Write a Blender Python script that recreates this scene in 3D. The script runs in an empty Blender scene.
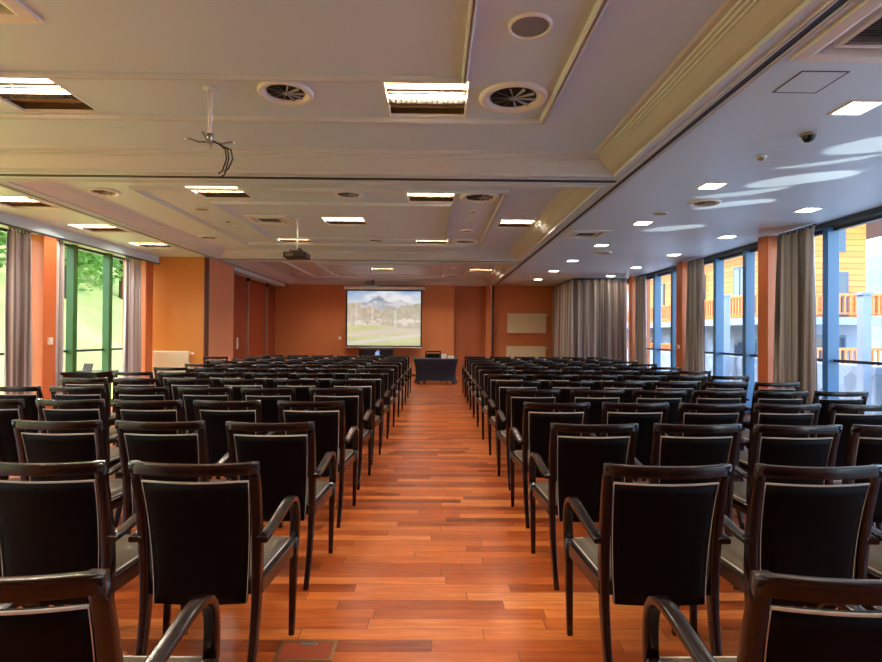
import bpy, bmesh, math, random
from mathutils import Vector, Matrix
random.seed(7)
S = bpy.context.scene
COL = S.collection
PI = math.pi
H = 1.39
ZS = 3.05      # soffit height
ZC = 3.20      # coffer height

# ---------------------------------------------------------------- materials
MATS = {}
def lin(c):
    return tuple(((v/12.92) if v <= .04045 else ((v+.055)/1.055)**2.4) for v in [x/255 for x in c])
def nmat(name):
    m = bpy.data.materials.new(name); m.use_nodes = True
    nt = m.node_tree; b = nt.nodes['Principled BSDF']
    MATS[name] = m
    return m, nt, b
def mat(name, rgb, rough=.5, metal=0., spec=.5, noise=0., nscale=8., bump=0., bscale=60., coat=0., emit=None, es=0.):
    m, nt, b = nmat(name)
    c = lin(rgb)
    b.inputs['Base Color'].default_value = (*c, 1)
    b.inputs['Roughness'].default_value = rough
    b.inputs['Metallic'].default_value = metal
    b.inputs['Specular IOR Level'].default_value = spec
    b.inputs['Coat Weight'].default_value = coat
    b.inputs['Coat Roughness'].default_value = .15
    if emit:
        b.inputs['Emission Color'].default_value = (*lin(emit), 1)
        b.inputs['Emission Strength'].default_value = es
    tc = nt.nodes.new('ShaderNodeTexCoord')
    if noise:
        n = nt.nodes.new('ShaderNodeTexNoise'); n.inputs['Scale'].default_value = nscale; n.inputs['Detail'].default_value = 5
        nt.links.new(tc.outputs['Object'], n.inputs['Vector'])
        mx = nt.nodes.new('ShaderNodeMix'); mx.data_type = 'RGBA'
        mx.inputs[6].default_value = (*[v*(1-noise) for v in c], 1)
        mx.inputs[7].default_value = (*[min(1, v*(1+noise)) for v in c], 1)
        nt.links.new(n.outputs['Fac'], mx.inputs[0]); nt.links.new(mx.outputs[2], b.inputs['Base Color'])
    if bump:
        n2 = nt.nodes.new('ShaderNodeTexNoise'); n2.inputs['Scale'].default_value = bscale; n2.inputs['Detail'].default_value = 3
        nt.links.new(tc.outputs['Object'], n2.inputs['Vector'])
        bp = nt.nodes.new('ShaderNodeBump'); bp.inputs['Strength'].default_value = bump; bp.inputs['Distance'].default_value = .01
        nt.links.new(n2.outputs['Fac'], bp.inputs['Height']); nt.links.new(bp.outputs['Normal'], b.inputs['Normal'])
    return m

def wood_mat(name, c1, c2, rough, axis='X', scale=18, stretch=.06, coat=0., spec=.5):
    m, nt, b = nmat(name)
    tc = nt.nodes.new('ShaderNodeTexCoord'); mp = nt.nodes.new('ShaderNodeMapping')
    s = {'X': (stretch, 1, 1), 'Y': (1, stretch, 1), 'Z': (1, 1, stretch)}[axis]
    mp.inputs['Scale'].default_value = s
    n = nt.nodes.new('ShaderNodeTexNoise'); n.inputs['Scale'].default_value = scale; n.inputs['Detail'].default_value = 6; n.inputs['Roughness'].default_value = .65
    cr = nt.nodes.new('ShaderNodeMix'); cr.data_type = 'RGBA'
    cr.inputs[6].default_value = (*lin(c1), 1); cr.inputs[7].default_value = (*lin(c2), 1)
    nt.links.new(tc.outputs['Object'], mp.inputs['Vector']); nt.links.new(mp.outputs['Vector'], n.inputs['Vector'])
    nt.links.new(n.outputs['Fac'], cr.inputs[0]); nt.links.new(cr.outputs[2], b.inputs['Base Color'])
    b.inputs['Roughness'].default_value = rough; b.inputs['Coat Weight'].default_value = coat; b.inputs['Coat Roughness'].default_value = .12
    b.inputs['Specular IOR Level'].default_value = spec
    return m

def math_node(nt, op, a, b=None, clamp=False):
    n = nt.nodes.new('ShaderNodeMath'); n.operation = op; n.use_clamp = clamp
    for i, v in enumerate((a, b)):
        if v is None: continue
        if isinstance(v, (int, float)): n.inputs[i].default_value = v
        else: nt.links.new(v, n.inputs[i])
    return n.outputs[0]

def floor_mat():
    m, nt, b = nmat('parquet')
    tc = nt.nodes.new('ShaderNodeTexCoord'); sp = nt.nodes.new('ShaderNodeSeparateXYZ')
    nt.links.new(tc.outputs['Object'], sp.inputs[0])
    W, L = .0915, .85
    yr = math_node(nt, 'DIVIDE', sp.outputs['Y'], W)
    row = math_node(nt, 'FLOOR', yr)
    wn = nt.nodes.new('ShaderNodeTexWhiteNoise'); wn.noise_dimensions = '1D'
    nt.links.new(row, wn.inputs['W'])
    off = math_node(nt, 'MULTIPLY', wn.outputs['Value'], 7.)
    xr = math_node(nt, 'ADD', math_node(nt, 'DIVIDE', sp.outputs['X'], L), off)
    colm = math_node(nt, 'FLOOR', xr)
    cmb = nt.nodes.new('ShaderNodeCombineXYZ'); nt.links.new(row, cmb.inputs[0]); nt.links.new(colm, cmb.inputs[1])
    w2 = nt.nodes.new('ShaderNodeTexWhiteNoise'); w2.noise_dimensions = '2D'; nt.links.new(cmb.outputs[0], w2.inputs['Vector'])
    # grain
    mp = nt.nodes.new('ShaderNodeMapping'); mp.inputs['Scale'].default_value = (1.6, 16, 1)
    addv = nt.nodes.new('ShaderNodeVectorMath'); addv.operation = 'MULTIPLY_ADD'
    nt.links.new(cmb.outputs[0], addv.inputs[0]); addv.inputs[1].default_value = (3.1, 1.7, 0); nt.links.new(tc.outputs['Object'], addv.inputs[2])
    nt.links.new(addv.outputs[0], mp.inputs['Vector'])
    n = nt.nodes.new('ShaderNodeTexNoise'); n.inputs['Scale'].default_value = 2.2; n.inputs['Detail'].default_value = 6; n.inputs['Roughness'].default_value = .6
    nt.links.new(mp.outputs[0], n.inputs['Vector'])
    ramp = nt.nodes.new('ShaderNodeValToRGB'); e = ramp.color_ramp.elements
    cols = [(0, (66, 28, 12)), (.25, (128, 56, 22)), (.5, (170, 80, 32)), (.8, (200, 110, 50)), (1, (222, 146, 84))]
    e[0].position = 0; e[0].color = (*lin(cols[0][1]), 1); e[1].position = 1; e[1].color = (*lin(cols[-1][1]), 1)
    for p, c in cols[1:-1]:
        q = e.new(p); q.color = (*lin(c), 1)
    f = math_node(nt, 'ADD', math_node(nt, 'MULTIPLY', w2.outputs['Value'], .6), math_node(nt, 'MULTIPLY', math_node(nt, 'SUBTRACT', n.outputs['Fac'], .2), .8), True)
    nt.links.new(f, ramp.inputs[0])
    fy = math_node(nt, 'FRACT', yr); fx = math_node(nt, 'FRACT', xr)
    gy = math_node(nt, 'LESS_THAN', fy, .035); gx = math_node(nt, 'LESS_THAN', fx, .005)
    g = math_node(nt, 'MAXIMUM', gy, gx)
    mx = nt.nodes.new('ShaderNodeMix'); mx.data_type = 'RGBA'
    nt.links.new(math_node(nt, 'MULTIPLY', g, .8), mx.inputs[0]); nt.links.new(ramp.outputs[0], mx.inputs[6]); mx.inputs[7].default_value = (*lin((70, 26, 12)), 1)
    nt.links.new(mx.outputs[2], b.inputs['Base Color'])
    rr = math_node(nt, 'ADD', math_node(nt, 'MULTIPLY', n.outputs['Fac'], .14), .24)
    nt.links.new(rr, b.inputs['Roughness'])
    bp = nt.nodes.new('ShaderNodeBump'); bp.inputs['Strength'].default_value = .25; bp.inputs['Distance'].default_value = .002
    nt.links.new(math_node(nt, 'SUBTRACT', 1., g), bp.inputs['Height']); nt.links.new(bp.outputs[0], b.inputs['Normal'])
    b.inputs['Specular IOR Level'].default_value = .45
    return m

def siding_mat(name, c1, c2, pitch=.22):
    m, nt, b = nmat(name)
    tc = nt.nodes.new('ShaderNodeTexCoord'); sp = nt.nodes.new('ShaderNodeSeparateXYZ')
    nt.links.new(tc.outputs['Object'], sp.inputs[0])
    zr = math_node(nt, 'DIVIDE', sp.outputs['Z'], pitch)
    row = math_node(nt, 'FLOOR', zr); fz = math_node(nt, 'FRACT', zr)
    wn = nt.nodes.new('ShaderNodeTexWhiteNoise'); wn.noise_dimensions = '1D'; nt.links.new(row, wn.inputs['W'])
    mp = nt.nodes.new('ShaderNodeMapping'); mp.inputs['Scale'].default_value = (1, 1, 14)
    n = nt.nodes.new('ShaderNodeTexNoise'); n.inputs['Scale'].default_value = 1.5; n.inputs['Detail'].default_value = 5
    nt.links.new(tc.outputs['Object'], mp.inputs[0]); nt.links.new(mp.outputs[0], n.inputs['Vector'])
    mx = nt.nodes.new('ShaderNodeMix'); mx.data_type = 'RGBA'
    mx.inputs[6].default_value = (*lin(c1), 1); mx.inputs[7].default_value = (*lin(c2), 1)
    nt.links.new(math_node(nt, 'ADD', math_node(nt, 'MULTIPLY', wn.outputs[0], .4), math_node(nt, 'MULTIPLY', n.outputs[0], .6), True), mx.inputs[0])
    g = math_node(nt, 'LESS_THAN', fz, .14)
    m2 = nt.nodes.new('ShaderNodeMix'); m2.data_type = 'RGBA'
    nt.links.new(math_node(nt, 'MULTIPLY', g, .75), m2.inputs[0]); nt.links.new(mx.outputs[2], m2.inputs[6]); m2.inputs[7].default_value = (*lin((110, 62, 22)), 1)
    nt.links.new(m2.outputs[2], b.inputs['Base Color'])
    b.inputs['Roughness'].default_value = .6
    return m

def stone_mat(name, c1, c2, scale):
    m, nt, b = nmat(name)
    tc = nt.nodes.new('ShaderNodeTexCoord')
    v = nt.nodes.new('ShaderNodeTexVoronoi'); v.inputs['Scale'].default_value = scale
    nt.links.new(tc.outputs['Object'], v.inputs['Vector'])
    bw = nt.nodes.new('ShaderNodeRGBToBW'); nt.links.new(v.outputs['Color'], bw.inputs[0])
    mx = nt.nodes.new('ShaderNodeMix'); mx.data_type = 'RGBA'
    mx.inputs[6].default_value = (*lin(c1), 1); mx.inputs[7].default_value = (*lin(c2), 1)
    nt.links.new(bw.outputs[0], mx.inputs[0]); nt.links.new(mx.outputs[2], b.inputs['Base Color'])
    b.inputs['Roughness'].default_value = .85
    return m

def glass_mat():
    m = bpy.data.materials.new('window_glass'); m.use_nodes = True; nt = m.node_tree
    for n in list(nt.nodes): nt.nodes.remove(n)
    o = nt.nodes.new('ShaderNodeOutputMaterial'); t = nt.nodes.new('ShaderNodeBsdfTransparent'); t.inputs[0].default_value = (.96, .96, .945, 1)
    g = nt.nodes.new('ShaderNodeBsdfGlossy'); g.inputs['Roughness'].default_value = .02
    lw = nt.nodes.new('ShaderNodeLayerWeight')
    fr = math_node(nt, 'ADD', math_node(nt, 'MULTIPLY', math_node(nt, 'POWER', lw.outputs['Facing'], 5.), .5), .02)
    mx = nt.nodes.new('ShaderNodeMixShader')
    nt.links.new(fr, mx.inputs[0]); nt.links.new(t.outputs[0], mx.inputs[1]); nt.links.new(g.outputs[0], mx.inputs[2]); nt.links.new(mx.outputs[0], o.inputs[0])
    MATS['window_glass'] = m
    return m

def fabric_mat(name, rgb, rgb2, trans=.35):
    m = bpy.data.materials.new(name); m.use_nodes = True; nt = m.node_tree
    b = nt.nodes['Principled BSDF']; o = nt.nodes['Material Output']
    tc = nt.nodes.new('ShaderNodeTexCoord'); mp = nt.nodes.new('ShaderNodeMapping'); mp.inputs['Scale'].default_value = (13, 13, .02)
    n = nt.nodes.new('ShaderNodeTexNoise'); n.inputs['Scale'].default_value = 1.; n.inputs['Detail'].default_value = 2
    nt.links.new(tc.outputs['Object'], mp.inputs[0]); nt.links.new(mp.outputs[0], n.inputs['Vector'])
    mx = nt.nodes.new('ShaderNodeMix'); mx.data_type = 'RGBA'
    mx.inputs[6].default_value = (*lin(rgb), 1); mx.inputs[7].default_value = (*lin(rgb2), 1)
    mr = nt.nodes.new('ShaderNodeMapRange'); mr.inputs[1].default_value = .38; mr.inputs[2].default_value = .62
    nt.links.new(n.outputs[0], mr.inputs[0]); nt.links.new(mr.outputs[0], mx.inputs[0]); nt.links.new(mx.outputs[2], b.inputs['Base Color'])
    b.inputs['Roughness'].default_value = .33; b.inputs['Sheen Weight'].default_value = .3
    t = nt.nodes.new('ShaderNodeBsdfTranslucent'); nt.links.new(mx.outputs[2], t.inputs[0])
    ms = nt.nodes.new('ShaderNodeMixShader'); ms.inputs[0].default_value = trans
    nt.links.new(b.outputs[0], ms.inputs[1]); nt.links.new(t.outputs[0], ms.inputs[2]); nt.links.new(ms.outputs[0], o.inputs[0])
    MATS[name] = m
    return m

def leaf_mat(name, c1, c2):
    m = bpy.data.materials.new(name); m.use_nodes = True; nt = m.node_tree
    b = nt.nodes['Principled BSDF']; o = nt.nodes['Material Output']
    tc = nt.nodes.new('ShaderNodeTexCoord')
    n = nt.nodes.new('ShaderNodeTexNoise'); n.inputs['Scale'].default_value = 2.5; n.inputs['Detail'].default_value = 4
    nt.links.new(tc.outputs['Object'], n.inputs['Vector'])
    mx = nt.nodes.new('ShaderNodeMix'); mx.data_type = 'RGBA'
    mx.inputs[6].default_value = (*lin(c1), 1); mx.inputs[7].default_value = (*lin(c2), 1)
    nt.links.new(n.outputs[0], mx.inputs[0]); nt.links.new(mx.outputs[2], b.inputs['Base Color']); b.inputs['Roughness'].default_value = .55
    t = nt.nodes.new('ShaderNodeBsdfTranslucent'); nt.links.new(mx.outputs[2], t.inputs[0])
    ms = nt.nodes.new('ShaderNodeMixShader'); ms.inputs[0].default_value = .35
    nt.links.new(b.outputs[0], ms.inputs[1]); nt.links.new(t.outputs[0], ms.inputs[2]); nt.links.new(ms.outputs[0], o.inputs[0])
    MATS[name] = m
    return m

M = {
 'floor': floor_mat(),
 'ceiling': mat('ceiling_paint', (200, 219, 230), .45, noise=.03, nscale=1.5),
 'soffit': mat('soffit_paint', (204, 226, 234), .4, noise=.03, nscale=1.2),
 'cornice': mat('cornice_paint', (204, 210, 210), .36),
 'track': mat('track_black', (8, 8, 9), .5),
 'track_edge': mat('track_edge', (205, 206, 204), .35),
 'wall': mat('orange_wall', (196, 120, 72), .55, noise=.06, nscale=1.2, bump=.05),
 'wall_yellow': mat('ochre_wall', (204, 134, 52), .55, noise=.06, nscale=1.2, bump=.05),
 'wall_salmon': mat('salmon_wall', (232, 152, 112), .55, noise=.04, nscale=1.2),
 'wall_red': mat('rust_wall', (166, 92, 54), .55, noise=.06, nscale=1.2),
 'pillar': mat('pillar_orange', (194, 104, 56), .5, noise=.04, nscale=2),
 'doorwood': wood_mat('door_veneer', (120, 44, 20), (168, 74, 38), .4, 'Z', 14, .05),
 'steel': mat('brushed_steel', (170, 172, 176), .3, metal=.9),
 'white_metal': mat('white_enamel', (226, 224, 216), .35),
 'cream_metal': mat('cream_radiator', (226, 214, 180), .4),
 'base': wood_mat('skirting_wood', (70, 24, 10), (110, 42, 18), .4, 'X', 10, .1),
 'chairwood': wood_mat('mahogany', (8, 2, 2), (28, 6, 4), .24, 'Z', 25, .08, coat=.12, spec=.45),
 'leather': mat('black_leather', (7, 1, 1), .55, noise=.2, nscale=20, bump=.1, bscale=220, spec=.09),
 'seatleather': mat('seat_leather', (96, 84, 68), .33, noise=.12, nscale=9, bump=.12, bscale=220, spec=.7),  # paler than the back leather: window sheen is mixed into the base
 'piping': mat('pale_piping', (206, 192, 180), .35),
 'glide': mat('black_glide', (10, 10, 10), .5),
 'sky_lit_frame': mat('sky_lit_frame', (70, 118, 160), .4, noise=.04),  # blue of the sky light put into the right frame colour
 'foliage_lit_frame': mat('foliage_lit_frame', (48, 92, 40), .4, noise=.04),  # left frames carry the foliage's green light in their colour
 'dark_frame': mat('dark_frame', (52, 62, 70), .4),
 'glass': glass_mat(),
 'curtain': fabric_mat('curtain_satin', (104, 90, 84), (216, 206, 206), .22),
 'heading': mat('curtain_heading', (70, 60, 54), .7),
 'dark': mat('dark_void', (30, 29, 28), .7),
 'grille': mat('grille_grey', (150, 150, 146), .5),
 'speaker': mat('speaker_mesh', (134, 134, 132), .7, bump=.5, bscale=400),
 'lamp_white': mat('lamp_housing', (92, 72, 36), .3),
 'lamp_brown': mat('lamp_reflector', (150, 104, 48), .4),
 'lamp_gold': mat('lamp_louvre', (58, 42, 16), .4),
 'tube': mat('fluorescent_tube', (255, 240, 205), .4, emit=(255, 243, 224), es=110),
 'downlight': mat('downlight_panel', (255, 246, 225), .4, emit=(255, 236, 204), es=12),
 'screen_black': mat('screen_border', (8, 7, 7), .7),
 'cloth': mat('navy_cloth', (16, 22, 42), .6, noise=.2, nscale=4),
 'black': mat('black_plastic', (12, 13, 18), .35),
 'mark': mat('blue_led_mark', (150, 180, 230), .4, emit=(130, 165, 220), es=.45),
 'paper': mat('white_paper', (235, 230, 220), .7),
 'laptop': mat('grey_laptop', (92, 96, 98), .4),
 'brass': mat('floor_box_metal', (150, 128, 92), .35, metal=.7),
 'siding': siding_mat('timber_siding', (186, 108, 36), (222, 154, 70)),
 'timber': wood_mat('balcony_timber', (176, 92, 32), (214, 128, 56), .5, 'X', 6, .1),
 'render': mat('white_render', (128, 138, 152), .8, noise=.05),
 'roof': mat('roof_tile', (120, 92, 78), .8, noise=.2, nscale=5),
 'stone': stone_mat('pale_stone', (78, 90, 106), (136, 148, 160), 3.5),
 'paving': stone_mat('paving', (206, 208, 210), (228, 230, 232), 1.4),
 'winglass': mat('building_glass', (44, 62, 84), .1),
 'wframe': mat('blue_grey_window_frame', (70, 90, 110), .5),
 'lawn': mat('lawn_grass', (196, 190, 96), .9, noise=.28, nscale=.5, bump=.6, bscale=30),
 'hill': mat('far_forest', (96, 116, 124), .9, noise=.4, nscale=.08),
 'leaf': leaf_mat('leaf_green', (52, 104, 32), (128, 168, 66)),
 'leaf2': leaf_mat('leaf_bright', (84, 140, 52), (150, 186, 90)),
 'bark': mat('bark', (74, 58, 44), .9, noise=.3, nscale=6),
 'cable': mat('black_cable', (14, 14, 14), .5),
}

# ---------------------------------------------------------------- mesh builder
class MB:
    def __init__(s): s.v = []; s.f = []; s.sm = []
    def add(s, vs, fs, smooth=False):
        o = len(s.v); s.v += [tuple(v) for v in vs]
        for f in fs: s.f.append([o+i for i in f]); s.sm.append(smooth)
        return s
    def box(s, a, b):
        x0, y0, z0 = [min(p, q) for p, q in zip(a, b)]; x1, y1, z1 = [max(p, q) for p, q in zip(a, b)]
        return s.add([(x0,y0,z0),(x1,y0,z0),(x1,y1,z0),(x0,y1,z0),(x0,y0,z1),(x1,y0,z1),(x1,y1,z1),(x0,y1,z1)],
              [(0,3,2,1),(4,5,6,7),(0,1,5,4),(1,2,6,5),(2,3,7,6),(3,0,4,7)])
    def sweep(s, pts, secs, u=(1,0,0), smooth=True, closed_sec=True, caps=True):
        """pts: points; secs: list (one per point or a single) of 2D (a,b) outlines, a along u, b along normal = t x u"""
        pts = [Vector(p) for p in pts]; n = len(pts); u = Vector(u)
        if not isinstance(secs[0][0], (list, tuple)): secs = [secs]*n
        k = len(secs[0]); vs = []
        for i, p in enumerate(pts):
            t = (pts[min(i+1, n-1)] - pts[max(i-1, 0)]).normalized()
            uu = (u - t*u.dot(t)).normalized(); w = t.cross(uu)
            for a, b in secs[i]: vs.append(p + uu*a + w*b)
        fs = []
        for i in range(n-1):
            for j in range(k):
                j2 = (j+1) % k
                fs.append((i*k+j, i*k+j2, (i+1)*k+j2, (i+1)*k+j))
        o = len(s.v); s.add(vs, fs, smooth)
        if caps:
            s.f.append([o+j for j in range(k)][::-1]); s.sm.append(False)
            s.f.append([o+(n-1)*k+j for j in range(k)]); s.sm.append(False)
        return s
    def tube(s, pts, r, k=8, u=None):
        pts = [Vector(p) for p in pts]
        d = (pts[-1]-pts[0]).normalized() if (pts[-1]-pts[0]).length > 1e-6 else Vector((0,0,1))
        if u is None: u = (1,0,0) if abs(d.x) < .8 else (0,1,0)
        return s.sweep(pts, [(r*math.cos(2*PI*j/k), r*math.sin(2*PI*j/k)) for j in range(k)], u)
    def lathe(s, prof, c=(0,0,0), k=24, smooth=True):
        """prof: (r,z) list round the vertical axis"""
        n = len(prof); vs = []
        for r, z in prof:
            for j in range(k):
                a = 2*PI*j/k; vs.append((c[0]+r*math.cos(a), c[1]+r*math.sin(a), c[2]+z))
        fs = [(i*k+j, i*k+(j+1)%k, (i+1)*k+(j+1)%k, (i+1)*k+j) for i in range(n-1) for j in range(k)]
        return s.add(vs, fs, smooth)
    def build(s, name, m, parent=None, bevel=0, seg=2, recalc=True, loc=None):
        me = bpy.data.meshes.new(name)
        if bevel or recalc:
            bm = bmesh.new(); vv = [bm.verts.new(v) for v in s.v]
            for f, q in zip(s.f, s.sm):
                try: fc = bm.faces.new([vv[i] for i in f]); fc.smooth = q
                except ValueError: pass
            if recalc: bmesh.ops.recalc_face_normals(bm, faces=bm.faces)
            if bevel:
                bmesh.ops.bevel(bm, geom=[e for e in bm.edges if e.calc_face_angle(0) > .5], offset=bevel, segments=seg, affect='EDGES', profile=.6)
            bm.to_mesh(me); bm.free()
        else:
            me.from_pydata(s.v, [], s.f)
            me.polygons.foreach_set('use_smooth', s.sm)
        me.materials.append(m)
        o = bpy.data.objects.new(name, me); COL.objects.link(o)
        if parent: o.parent = parent
        if loc: o.location = loc
        return o

def rrect(w, h, r=.004, n=2):
    pts = []
    for cx, cy, a0 in ((w/2-r, h/2-r, 0), (-w/2+r, h/2-r, 90), (-w/2+r, -h/2+r, 180), (w/2-r, -h/2+r, 270)):
        for i in range(n+1):
            a = math.radians(a0+90*i/n); pts.append((cx+r*math.cos(a), cy+r*math.sin(a)))
    return pts

def tag(o, label, cat, group=None, kind=None):
    o['label'] = label; o['category'] = cat
    if group: o['group'] = group
    if kind: o['kind'] = kind
    return o
def empty(name, loc, rz=0, label=None, cat=None, group=None):
    o = bpy.data.objects.new(name, None); COL.objects.link(o); o.location = loc; o.rotation_euler = (0,0,rz); o.empty_display_size = .1
    if label: tag(o, label, cat, group)
    return o
def kids(o): return [c for c in list(COL.objects) if c.parent == o]
def copy_tree(o, parent=None, _k={}):
    c = o.copy(); COL.objects.link(c)
    if parent: c.parent = parent
    if o.name not in _k: _k[o.name] = kids(o)
    for ch in _k[o.name]: copy_tree(ch, c)
    return c
def struct(o, **kw):
    o['kind'] = 'structure'; return o
def sbox(name, a, b, m, parent=None, bevel=0):
    o = MB().box(a, b).build(name, m, parent, bevel)
    if not parent: struct(o)
    return o
ORD = ['zeroth','first','second','third','fourth','fifth','sixth','seventh','eighth','ninth','tenth','eleventh','twelfth','thirteenth']

# ---------------------------------------------------------------- camera
cam_d = bpy.data.cameras.new('camera'); cam = bpy.data.objects.new('camera', cam_d); COL.objects.link(cam)
cam_d.sensor_width = 36; cam_d.lens = 36*540/882; cam_d.clip_end = 600; cam_d.clip_start = .02
cam.location = (0, 0, H)
F = 540
fwd = Vector((6/F, 1, 4/F)).normalized()
roll = .0075
q = fwd.to_track_quat('-Z', 'Y').to_matrix() @ Matrix.Rotation(roll, 3, 'Z')
cam.rotation_euler = q.to_euler()
S.camera = cam

# ---------------------------------------------------------------- floor
fl = MB(); fl.add([(-6.6,-3.2,0),(6.0,-3.2,0),(6.0,18.9,0),(-6.6,18.9,0),(-6.6,-3.2,-.2),(6.0,-3.2,-.2),(6.0,18.9,-.2),(-6.6,18.9,-.2)],
   [(0,1,2,3),(4,7,6,5),(0,4,5,1),(1,5,6,2),(2,6,7,3),(3,7,4,0)])
struct(fl.build('floor', M['floor']))

# ---------------------------------------------------------------- ceiling
def plate(mb, x0, x1, y0, y1, z, holes=(), th=.02):
    xs = sorted({x0, x1, *[h[0] for h in holes], *[h[1] for h in holes]}); ys = sorted({y0, y1, *[h[2] for h in holes], *[h[3] for h in holes]})
    xs = [x for x in xs if x0 <= x <= x1]; ys = [y for y in ys if y0 <= y <= y1]
    for i in range(len(xs)-1):
        for j in range(len(ys)-1):
            cx, cy = (xs[i]+xs[i+1])/2, (ys[j]+ys[j+1])/2
            if any(h[0] < cx < h[1] and h[2] < cy < h[3] for h in holes): continue
            mb.add([(xs[i],ys[j],z),(xs[i],ys[j+1],z),(xs[i+1],ys[j+1],z),(xs[i+1],ys[j],z)], [(0,1,2,3)])

XL, XR = -4.77, 1.86          # lips of the coffers
BAYS = [(-.42, 5.58), (5.93, 11.93), (12.28, 17.95)]
# recessed lamps in the coffers: x0,x1,y0,y1, description
LAMPS = []
LAMPS += [(-.38,.23,3.83,4.46,'near coffer beside largest round diffuser'), (-3.39,-2.77,3.80,4.46,'near coffer at the left edge of the photo'),
          (-.37,.235,6.72,7.38,'middle coffer, front row beside the big round diffuser'), (-3.09,-2.45,6.66,7.28,'middle coffer, front row on the left'),
          (-1.77,-1.13,8.37,8.98,'middle coffer at its centre'), (1.03,1.62,8.42,9.05,'middle coffer against the right cornice'),
          (-.37,.24,10.18,10.78,'middle coffer, back row on the right'), (-3.03,-2.43,10.16,10.76,'middle coffer, back row on the left'),
          (-1.75,-1.15,14.7,15.3,'far coffer at its centre, above the projector'), (.95,1.55,14.75,15.35,'far coffer beside the right cornice'),
          (-.37,.24,16.3,16.9,'far coffer, last row on the right'), (-3.03,-2.43,16.3,16.9,'far coffer, last row on the left'),
          (-.38,.23,.4,1.0,'near coffer behind the viewer, right'), (-3.39,-2.77,.4,1.0,'near coffer behind the viewer, left'), (-1.75,-1.13,2.0,2.62,'near coffer above the viewer'),
          (1.03,1.62,2.0,2.62,'near coffer beside the right cornice')]
SLAMPS = [(-5.66,-5.04,6.66,7.28,'left aisle soffit, nearest of three'), (-5.66,-5.04,8.35,8.97,'left aisle soffit, second of three'), (-5.66,-5.04,10.0,10.6,'left aisle soffit, farthest of three by the ochre wall')]
CASS = [(-2.95,-2.31,2.5,3.13), (-2.95,-2.31,8.28,8.88)]
cm = MB()
for y0, y1 in BAYS:
    plate(cm, XL+.0, XR, y0, y1, ZC, [l[:4] for l in LAMPS if y0 < l[2] < y1] + [c for c in CASS if y0 < c[2] < y1])
ceil = struct(cm.build('ceiling', M['ceiling'], recalc=False))
sm = MB()
CASR = [(2.12, 2.92, 2.35, 3.16), (2.13, 2.73, 8.42, 9.02)]
plate(sm, XR, 6.0, -3.2, 18.2, ZS, CASR)
plate(sm, -6.6, XL, -3.2, 18.2, ZS, [l[:4] for l in SLAMPS])
for a, b in ((-3.2,-.42),(5.58,5.93),(11.93,12.28),(17.95,18.2)): plate(sm, XL, XR, a, b, ZS)
so = sm.build('soffit', M['soffit'], ceil, recalc=False)
# roof slab above, closes the room to daylight
sbox('roof_slab', (-6.8,-3.4,3.42), (6.2,19.0,3.6), M['dark'], ceil)

# cornices swept round each coffer (profile: inset from lip, height above soffit)
PROF = [(0,-.012),(.0,.0),(.035,.0),(.037,.012),(.055,.016),(.09,.03),(.14,.06),(.185,.088),(.20,.092),(.205,.102),(.225,.105),(.228,.118),(.25,.122),(.254,.136),(.29,.14),(.31,.15)]
PROF = [(0,.15),(-.0,-.012),(.03,-.012),(.033,0)] + PROF[3:]
def ring(mb, x0, x1, y0, y1, z, prof, smooth=False):
    n = len(prof)
    vs = []
    for d, h in prof:
        vs += [(x0+d,y0+d,z+h),(x1-d,y0+d,z+h),(x1-d,y1-d,z+h),(x0+d,y1-d,z+h)]
    fs = []
    for i in range(n-1):
        for j in range(4):
            k = (j+1) % 4; fs.append((i*4+j, i*4+k, (i+1)*4+k, (i+1)*4+j))
    mb.add(vs, fs, smooth)
for i, (y0, y1) in enumerate(BAYS):
    mb = MB(); ring(mb, XL, XR, y0, y1, ZS, PROF)
    struct(mb.build('trim_%d' % (i+1), M['cornice']))
    mb = MB(); b = .004
    DP = [(0,.002),(0,-.014),(.012,-.034),(.022,-.034),(.023,-.002),(.037,-.002),(.038,-.034),(.048,-.034),(.06,-.014),(.06,.002)]
    oy0, oy1 = [( -.0, 4.55), (6.7, 10.85), (13.05, 17.0)][i]
    iy0, iy1 = [(.75, 3.81), (7.42, 10.15), (13.8, 16.3)][i]
    ring(mb, -3.80, .92, oy0, oy1, ZC-.001, DP)
    ring(mb, -3.07, .215, iy0, iy1, ZC-.001, [(d*.7, h) for d, h in DP])
    struct(mb.build('trim_%d' % (i+4), M['cornice']))
# partition-wall tracks (dark slots with pale beads)
tr = MB(); te = MB()
def track_y(x, y0, y1, s):
    tr.box((x-.024, y0, ZS-.006), (x+.024, y1, ZS+.001))
    for d in (-.055, -.033, .033, .055): te.box((x+d-.006, y0, ZS-.012), (x+d+.006, y1, ZS+.001))
track_y(1.985, -3.1, 17.95, 1); track_y(-4.885, -3.1, 17.95, 1)
for y in (5.755, 12.105, -.6):
    tr.box((-4.86, y-.03, ZS-.006), (1.96, y+.03, ZS+.001))
    for d in (-.13, .13): te.box((-4.83, y+d-.008, ZS-.008), (1.93, y+d+.008, ZS+.001))
tk = struct(tr.build('trim_7', M['track'])); te.build('track_bead', M['track_edge'], tk)

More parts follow.
